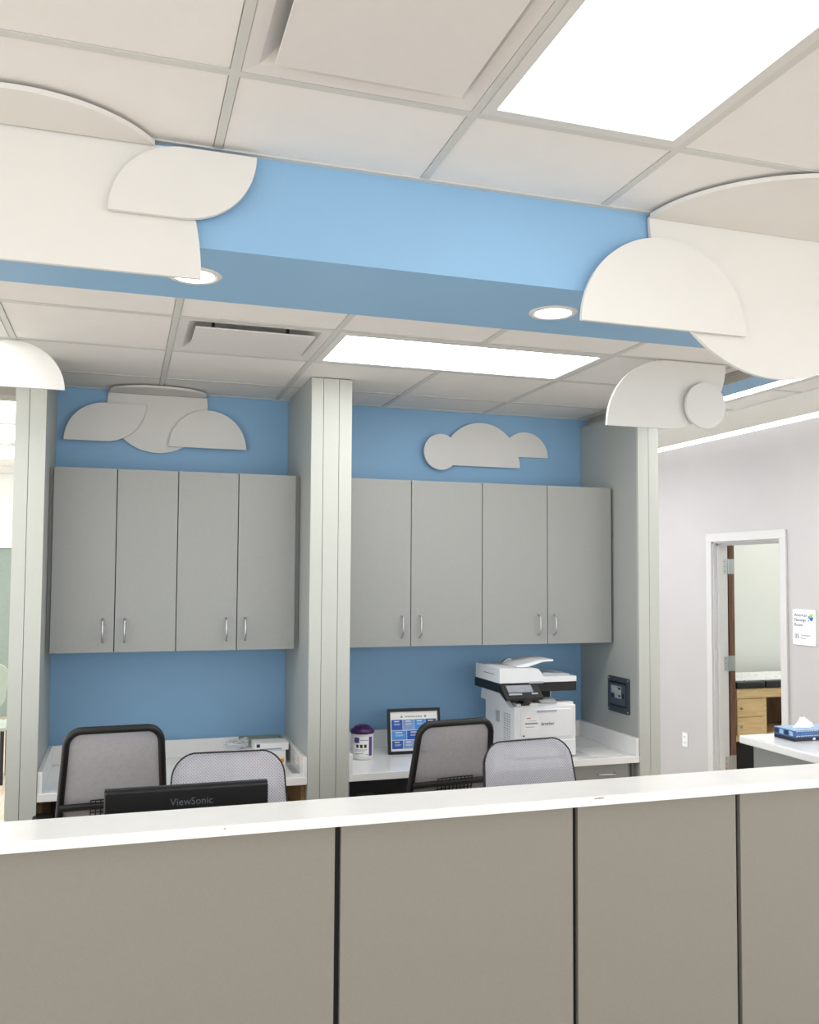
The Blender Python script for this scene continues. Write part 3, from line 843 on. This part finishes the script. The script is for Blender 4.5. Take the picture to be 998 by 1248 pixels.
for z0, z1, a0, a1 in ((0.052, 0.055, 216, 280), (0.045, 0.047, 216, 268), (0.033, 0.036, 216, 262), (0.028, 0.030, 216, 240), (0.028, 0.032, 272, 286), (0.1, 0.104, 244, 285)):
    wrap(a0, a1, z0, z1, rl+0.0005, pr)
part('label_print', pr, 'ink_grey', lb_)

# framed chart
t = thing('framed_chart', 'black-framed chart of blue squares standing on the right worktop', 'picture frame', (1.505, 4.6, ZW))
t.rotation_euler = (0, 0, math.radians(-2))
W_, H_ = 0.292, 0.232
def tilt(x, z, d=0.0):
    return (x, -d+0.14*z, z+0.002)
def card(x0, x1, z0, z1, d0, d1, mb=None):
    o = mb or MB()
    vs = [tilt(x, z, d) for x in (x0, x1) for z in (z0, z1) for d in (d0, d1)]
    return o.add(vs, [(0, 1, 3, 2), (4, 6, 7, 5), (0, 4, 5, 1), (2, 3, 7, 6), (0, 2, 6, 4), (1, 5, 7, 3)])
fr = MB()
e = 0.0145
card(-W_/2, W_/2, 0, e, -0.008, 0.008, fr); card(-W_/2, W_/2, H_-e, H_, -0.008, 0.008, fr)
card(-W_/2, -W_/2+e, e, H_-e, -0.008, 0.008, fr); card(W_/2-e, W_/2, e, H_-e, -0.008, 0.008, fr)
part('frame', fr, 'black_plastic', t, local=True)
part('easel_leg', MB().add([(-0.02, 0.025, 0.15), (0.02, 0.025, 0.15), (0.02, 0.09, 0.0), (-0.02, 0.09, 0.0), (-0.02, 0.029, 0.15), (0.02, 0.029, 0.15), (0.02, 0.094, 0.0), (-0.02, 0.094, 0.0)],
     [(0, 1, 2, 3), (7, 6, 5, 4), (0, 4, 5, 1), (1, 5, 6, 2), (2, 6, 7, 3), (3, 7, 4, 0)]), 'black_plastic', t, local=True)
sh_ = part('sheet', card(-W_/2+e, W_/2-e, e, H_-e, -0.004, 0.002), 'paper', t, 'printed white sheet', local=True)
l0, r0 = -W_/2+e+0.006, W_/2-e-0.006
cells = []
wu = (r0-l0)
for k, mname in enumerate(('blue_a', 'blue_b', 'blue_c', 'blue_d')):
    cells.append((l0+wu*k/4, l0+wu*(k+1)/4, 0.122, 0.176, mname))
for k, mname in enumerate(('blue_c', 'blue_a', 'blue_b')):
    cells.append((l0+wu*k/3, l0+wu*(k+1)/3, 0.072, 0.119, mname))
for k, mname in enumerate(('blue_a', 'blue_b', 'blue_c', 'blue_a')):
    cells.append((l0+wu*k/4, l0+wu*(k+1)/4, 0.026, 0.069, mname))
for a, b, c, d, mname in cells:
    part('colour_block', card(a+0.001, b-0.001, c, d, 0.002, 0.0026), mname, sh_, local=True)
pr = MB()
for a, b, c, d, mname in cells:
    q = (b-a)
    card(a+q*0.25, b-q*0.3, d-0.011, d-0.007, 0.0026, 0.003, pr)
    card(a+q*0.25, b-q*0.2, d-0.022, d-0.0205, 0.0026, 0.003, pr)
    card(a+q*0.25, b-q*0.25, d-0.027, d-0.0255, 0.0026, 0.003, pr)
part('chart_print', pr, 'paper', sh_, local=True)
hd = MB()
for k in range(11):
    x = -0.05+0.0088*k
    card(x, x+0.006, 0.187, 0.194, 0.002, 0.0026, hd)
card(-0.073, -0.063, 0.185, 0.196, 0.002, 0.0026, hd); card(0.058, 0.068, 0.185, 0.196, 0.002, 0.0026, hd)
part('chart_heading', hd, 'far_grey', sh_, local=True)

solo('paper_sheet', MB().box(2.38, 2.56, 4.27, 4.50, ZW+0.0005, ZW+0.0015), 'paper', 'white sheet of paper lying on the worktop right of the printer', 'paper')

# dark recessed wall box on the right pillar's inner face
t = thing('wall_box', 'dark grey recessed control box on the inner face of the right pillar', 'control box', (2.625, 4.413, 0.973))
X0 = 2.63
def xprism(y0, y1, z0, z1, r, xa, xb):
    return MB().prism([(p[0]+(y0+y1)/2, p[1]+z0) for p in rrect(y1-y0, y1-y0, z1-z0, r, 4)], xa, xb, 'X')
part('bezel', xprism(4.302, 4.525, 0.973, 1.168, 0.012, X0-0.007, X0), 'box_grey', t)
part('recess', xprism(4.33, 4.502, 1.005, 1.142, 0.008, X0-0.0085, X0-0.006), 'black_plastic', t)
d = part('door', xprism(4.333, 4.499, 1.015, 1.13, 0.006, X0-0.011, X0-0.0075), 'box_door', t)
part('sticker', MB().box(X0-0.0118, X0-0.0108, 4.376, 4.482, 1.052, 1.118), 'label_grey', d, 'pale printed sticker')
part('sticker_print', MB().box(X0-0.0124, X0-0.0116, 4.383, 4.405, 1.1, 1.112).box(X0-0.0124, X0-0.0116, 4.383, 4.405, 1.06, 1.072).box(X0-0.0124, X0-0.0116, 4.445, 4.482, 1.052, 1.076), 'ink', d)
part('sticker_mark', MB().box(X0-0.0124, X0-0.0116, 4.408, 4.425, 1.106, 1.113), 'green_logo', d)
part('latch', xprism(4.348, 4.364, 1.055, 1.082, 0.006, X0-0.0135, X0-0.01), 'black_gap', d)
for y, z in ((4.314, 1.156), (4.314, 0.986), (4.512, 1.156), (4.512, 0.986)):
    part('screw', MB().tube([(X0-0.0085, y, z), (X0-0.006, y, z)], 0.004, 8), 'grey_plastic', t)

# ------------------------------------------------------------------ clutter on the left worktop
t = thing('glove_box', 'white glove box with blue mark, lower of the stack by the middle pillar', 'box', (0.66, 4.66, ZW))
part('carton', MB().box(0.56, 0.80, 4.52, 4.66, ZW, ZW+0.07, 0.002), 'paper', t)
part('printed_band', MB().box(0.62, 0.79, 4.5192, 4.5205, ZW+0.01, ZW+0.03), 'orange', t, 'orange band')
part('printed_mark', MB().box(0.57, 0.595, 4.5192, 4.5205, ZW+0.045, ZW+0.062), 'blue_a', t)
t = thing('mask_box', 'small white carton with blue print on top of the glove box', 'box', (0.72, 4.6, ZW+0.07))
part('carton', MB().box(0.645, 0.815, 4.53, 4.65, ZW+0.0705, ZW+0.108, 0.002), 'paper', t)
part('printed_mark', MB().box(0.655, 0.672, 4.5292, 4.5305, ZW+0.088, ZW+0.104), 'ink_blue', t)
part('printed_mark', MB().box(0.675, 0.78, 4.5292, 4.5305, ZW+0.075, ZW+0.081), 'blue_b', t)
t = thing('grey_tray', 'shallow grey tray resting behind the white cartons', 'tray', (0.72, 4.74, ZW))
part('base', MB().box(0.60, 0.82, 4.68, 4.81, ZW, ZW+0.085, 0.004), 'grey_plastic', t)
part('rim', MB().box(0.60, 0.82, 4.68, 4.69, ZW+0.085, ZW+0.1).box(0.60, 0.82, 4.80, 4.81, ZW+0.085, ZW+0.1).box(0.60, 0.61, 4.69, 4.80, ZW+0.085, ZW+0.1).box(0.81, 0.82, 4.69, 4.80, ZW+0.085, ZW+0.1), 'far_grey', t)
w = MB()
rnd = random.Random(3)
pts = []
for k in range(60):
    pts.append((0.50+0.14*rnd.random(), 4.58+0.1*rnd.random(), ZW+0.07+0.055*rnd.random()**1.3))
# smooth the random walk into a tangle
path = []
for k in range(len(pts)-1):
    a, b = Vector(pts[k]), Vector(pts[k+1])
    for s_ in range(3):
        path.append(a.lerp(b, s_/3))
path = [(path[max(0, i-1)]+path[i]+path[min(len(path)-1, i+1)])/3 for i in range(len(path))]
w.tube(path, 0.0022, 5)
solo('crumpled_wrap', w, 'canister', 'crumpled clear plastic wrap beside the white cartons', 'plastic wrap')
t = thing('clear_holder', 'upright clear plastic sheet holder beside the cartons on the left worktop', 'holder', (0.825, 4.45, ZW))
part('panel', MB().box(0.8225, 0.8255, 4.30, 4.50, ZW+0.001, ZW+0.085), 'clear_plastic', t)
part('foot', MB().box(0.795, 0.827, 4.30, 4.50, ZW, ZW+0.003), 'clear_plastic', t)

# ------------------------------------------------------------------ corridor: door, sign, outlet
t = thing('door_1', None, None, (XR, (DY0+DY1)/2, 0)); t['kind'] = 'structure'
fr = MB()
a = 0.065
fr.box(XR-0.016, XR+0.0, DY0-a, DY0, 0, DH, 0.002).box(XR-0.016, XR+0.0, DY1, DY1+a, 0, DH, 0.002).box(XR-0.016, XR, DY0-a, DY1+a, DH, DH+a, 0.002)
part('casing', fr, 'casing_paint', t)
jb = MB()
jb.box(XR, XR+0.13, DY0, DY0+0.012, 0, DH).box(XR, XR+0.13, DY1-0.012, DY1, 0, DH).box(XR, XR+0.13, DY0, DY1, DH-0.012, DH)
jb.box(XR+0.03, XR+0.075, DY0+0.012, DY0+0.03, 0, DH-0.012).box(XR+0.03, XR+0.075, DY1-0.03, DY1-0.012, 0, DH-0.012).box(XR+0.03, XR+0.075, DY0+0.012, DY1-0.012, DH-0.03, DH-0.012)
part('jamb', jb, 'casing_paint', t)
# open leaf, swung back against the inside of the wall
hx, hy = XR+0.15, DY1-0.005
ang = math.radians(78)
ux = Vector((math.cos(ang), math.sin(ang), 0)); uy = Vector((math.sin(ang), -math.cos(ang), 0))
lf = MB()
def leafbox(mb, u0, u1, w0, w1, z0, z1):
    vs = []
    for u in (u0, u1):
        for w_ in (w0, w1):
            for z in (z0, z1):
                p = Vector((hx, hy, 0))+ux*u+uy*w_
                vs.append((p.x, p.y, z))
    return mb.add(vs, [(0, 1, 3, 2), (4, 6, 7, 5), (0, 4, 5, 1), (2, 3, 7, 6), (0, 2, 6, 4), (1, 5, 7, 3)])
lfo = part('leaf', leafbox(lf, 0.004, 0.86, 0.0, 0.045, 0.012, DH-0.02), 'door_wood', t, 'dark brown wooden door leaf, standing open')
part('knob', leafbox(MB(), 0.79, 0.83, 0.045, 0.09, 0.95, 0.99), 'steel', lfo)
for z in (1.804, 1.032, 0.245):
    h = MB()
    h.box(XR+0.0755, XR+0.129, DY1-0.0155, DY1-0.012, z-0.06, z+0.06)
    h.tube([(XR+0.137, DY1-0.016, z-0.06), (XR+0.137, DY1-0.016, z+0.06)], 0.008, 8)
    leafbox(h, 0.0005, 0.004, 0.001, 0.044, z-0.06, z+0.06)
    hg = part('hinge', h, 'steel', t, 'steel butt hinge')
    sc2 = MB()
    for dz in (-0.04, 0.0, 0.04):
        sc2.tube([(XR+0.10, DY1-0.0165, z+dz), (XR+0.10, DY1-0.015, z+dz)], 0.004, 6)
    part('screw', sc2, 'dark_plastic', hg)

t = thing('room_sign', 'white room sign with blue and green emblem beside the open door', 'sign', (XR-0.006, 5.098, 1.255))
sgy0, sgy1, sgz0, sgz1 = 4.990, 5.205, 1.255, 1.501
SX = XR-0.008
part('plate', MB().prism([(p[0]+(sgy0+sgy1)/2, p[1]+sgz0) for p in rrect(0.215, 0.215, 0.246, 0.01, 4)], SX, XR-0.001, 'X'), 'paper', t)
for k, s_ in enumerate(('American', 'Flamingo', 'Room')):
    letters('lettering', s_, 0.032, t, (SX-0.0006, sgy1-0.016, sgz1-0.05-0.034*k), (0, -1, 0), (0, 0, 1), 'ink_blue')
letters('lettering', '05', 0.045, t, (SX-0.0006, sgy1-0.018, sgz0+0.045), (0, -1, 0), (0, 0, 1), 'ink_blue')
letters('lettering', 'Examination', 0.02, t, (SX-0.0006, sgy1-0.075, sgz0+0.062), (0, -1, 0), (0, 0, 1), 'ink_grey')
letters('lettering', 'Room', 0.02, t, (SX-0.0006, sgy1-0.075, sgz0+0.042), (0, -1, 0), (0, 0, 1), 'ink_grey')
for (y, z, ry_, rz_, mname) in ((5.026, 1.441, 0.016, 0.017, 'blue_a'), (5.030, 1.457, 0.013, 0.012, 'green_logo'), (5.048, 1.449, 0.008, 0.011, 'blue_c'), (5.012, 1.47, 0.006, 0.006, 'green_logo'), (5.051, 1.426, 0.005, 0.009, 'blue_b')):
    part('emblem', MB().prism(arc(y, z, ry_, 0, 340, 16, rz_), SX-0.0012-0.0002*z, SX, 'X'), mname, t)

t = thing('wall_outlet', 'white electrical outlet low on the corridor wall left of the door', 'outlet', (XR-0.004, 6.494, 0.31))
part('cover_plate', MB().box(XR-0.006, XR-0.001, 6.458, 6.530, 0.31, 0.425, 0.002), 'white_plastic', t)
for z in (0.343, 0.391):
    so = part('socket', MB().box(XR-0.0085, XR-0.005, 6.477, 6.511, z-0.016, z+0.016, 0.002), 'white_plastic', t)
    part('slot', MB().box(XR-0.0092, XR-0.0082, 6.484, 6.487, z-0.006, z+0.008).box(XR-0.0092, XR-0.0082, 6.500, 6.503, z-0.006, z+0.008), 'dark_plastic', so)

# ------------------------------------------------------------------ exam table beyond the door
t = thing('exam_table', 'maple exam table with black cushion inside the room beyond the door', 'exam table', (5.7, 6.6, 0))
ex0, ex1, ey0, ey1 = 4.87, 6.6, 6.32, 6.95
part('cushion', MB().box(ex0, 5.157, ey0, ey1, 0.789, 0.851, 0.015), 'vinyl_black', t, 'black vinyl cushion')
part('cushion', MB().box(5.162, ex1, ey0, ey1, 0.789, 0.851, 0.015), 'vinyl_black', t, 'black vinyl cushion')
part('apron', MB().box(ex0+0.01, ex1-0.01, ey0+0.015, ey1-0.01, 0.713, 0.789), 'maple', t)
pd = part('pedestal', MB().box(ex0+0.01, 5.19, ey0+0.035, ey1-0.02, 0.388, 0.713), 'maple', t)
for z0, z1 in ((0.558, 0.703), (0.407, 0.553)):
    d = part('drawer', MB().box(ex0+0.015, 5.142, ey0+0.018, ey0+0.035, z0, z1, 0.002), 'maple', t)
    part('knob', MB().tube([(4.92, ey0+0.018, (z0+z1)/2), (4.92, ey0-0.008, (z0+z1)/2)], 0.009, 10), 'steel', d)
part('shelf', MB().box(ex0+0.01, ex1-0.02, ey0+0.03, ey1-0.02, 0.355, 0.388), 'maple', t)
part('back_panel', MB().box(5.19, ex1-0.05, ey1-0.06, ey1-0.04, 0.388, 0.713), 'door_wood', t)
part('end_panel', MB().box(ex1-0.05, ex1-0.02, ey0+0.03, ey1-0.02, 0.0, 0.713), 'maple', t)
part('plinth', MB().box(ex0+0.05, ex1-0.06, ey0+0.10, ey1-0.05, 0.0, 0.355), 'black_gap', t)
solo('exam_paper', MB().box(ex0+0.02, ex1-0.05, ey0+0.06, ey1-0.06, 0.8512, 0.858), 'exam_paper', 'white paper sheet with coloured print spread over the exam table', 'paper')

# ------------------------------------------------------------------ tissue box
t = thing('tissue_box', 'blue patterned tissue box on the white counter return at the right', 'tissue box', (2.70, 3.04, ZC), math.radians(0))
tx0, tx1, ty0, ty1 = 2.572, 2.80, 2.985, 3.105
part('carton', MB().box(tx0, tx1, ty0, ty1, ZC+0.0145, ZC+0.042, 0.001), 'box_blue', t)
part('carton_base', MB().box(tx0, tx1, ty0, ty1, ZC, ZC+0.0145), 'box_navy', t, 'dark band along the bottom')
part('carton_top', MB().box(tx0, tx1, ty0, ty1, ZC+0.042, ZC+0.0435), 'box_light', t)
dt = MB()
for k in range(20):
    for z in (0.019, 0.038):
        x = tx0+0.008+0.011*k
        dt.box(x, x+0.005, ty0-0.0006, ty0+0.001, ZC+z, ZC+z+0.003)
part('dot_pattern', dt, 'paper', t, 'row of white dots', kind='stuff')
for k in range(4):
    y = ty0+0.01+0.028*k
    part('printed_patch', MB().box(tx0-0.0006, tx0+0.001, y, y+0.022, ZC+0.02, ZC+0.038), 'box_light' if k % 2 == 0 else 'box_navy', t)
part('emblem', MB().box(2.66, 2.672, ty0-0.0008, ty0+0.001, ZC+0.003, ZC+0.012), 'paper', t)
ti = MB()
cxx, cyy = 2.672, 3.045
n = 14
rings = []
for j, (rx_, ry_, z) in enumerate(((0.05, 0.016, 0.044), (0.034, 0.013, 0.056), (0.022, 0.009, 0.068), (0.012, 0.006, 0.082))):
    for k in range(n):
        g = 2*PI*k/n
        f_ = 1+0.22*math.sin(3*g+j)
        rings.append((cxx-0.004*j+rx_*f_*math.cos(g), cyy+ry_*f_*math.sin(g), ZC+z+0.006*math.sin(2*g+1.3*j)*(j > 0)))
ti.add(rings, [(j*n+k, j*n+(k+1) % n, (j+1)*n+(k+1) % n, (j+1)*n+k) for j in range(3) for k in range(n)]+[tuple(range(3*n, 4*n))], True)
part('tissue', ti, 'tissue', t, 'white tissue sticking out')

# ------------------------------------------------------------------ left room glimpse
t = thing('side_chair', 'pale green shell chair glimpsed in the left room at the frame edge', 'chair', (-1.04, 8.2, 0))
part('backrest', MB().prism([(p[0]-1.08, p[1]+0.62) for p in rrect(0.40, 0.44, 0.36, 0.09, 6)], 8.0, 8.03), 'shell_green', t)
part('seat', MB().box(-1.29, -0.87, 8.02, 8.44, 0.43, 0.47, 0.015), 'shell_green', t)
for sx in (-1.26, -0.9):
    for sy in (8.04, 8.41):
        part('leg', MB().tube([(sx, sy, 0), (sx, sy, 0.43)], 0.016, 8), 'black_plastic', t)
part('back_post', MB().tube([(-1.2, 8.04, 0.43), (-1.2, 8.035, 0.66)], 0.016, 8).tube([(-0.96, 8.04, 0.43), (-0.96, 8.035, 0.66)], 0.016, 8), 'black_plastic', t)
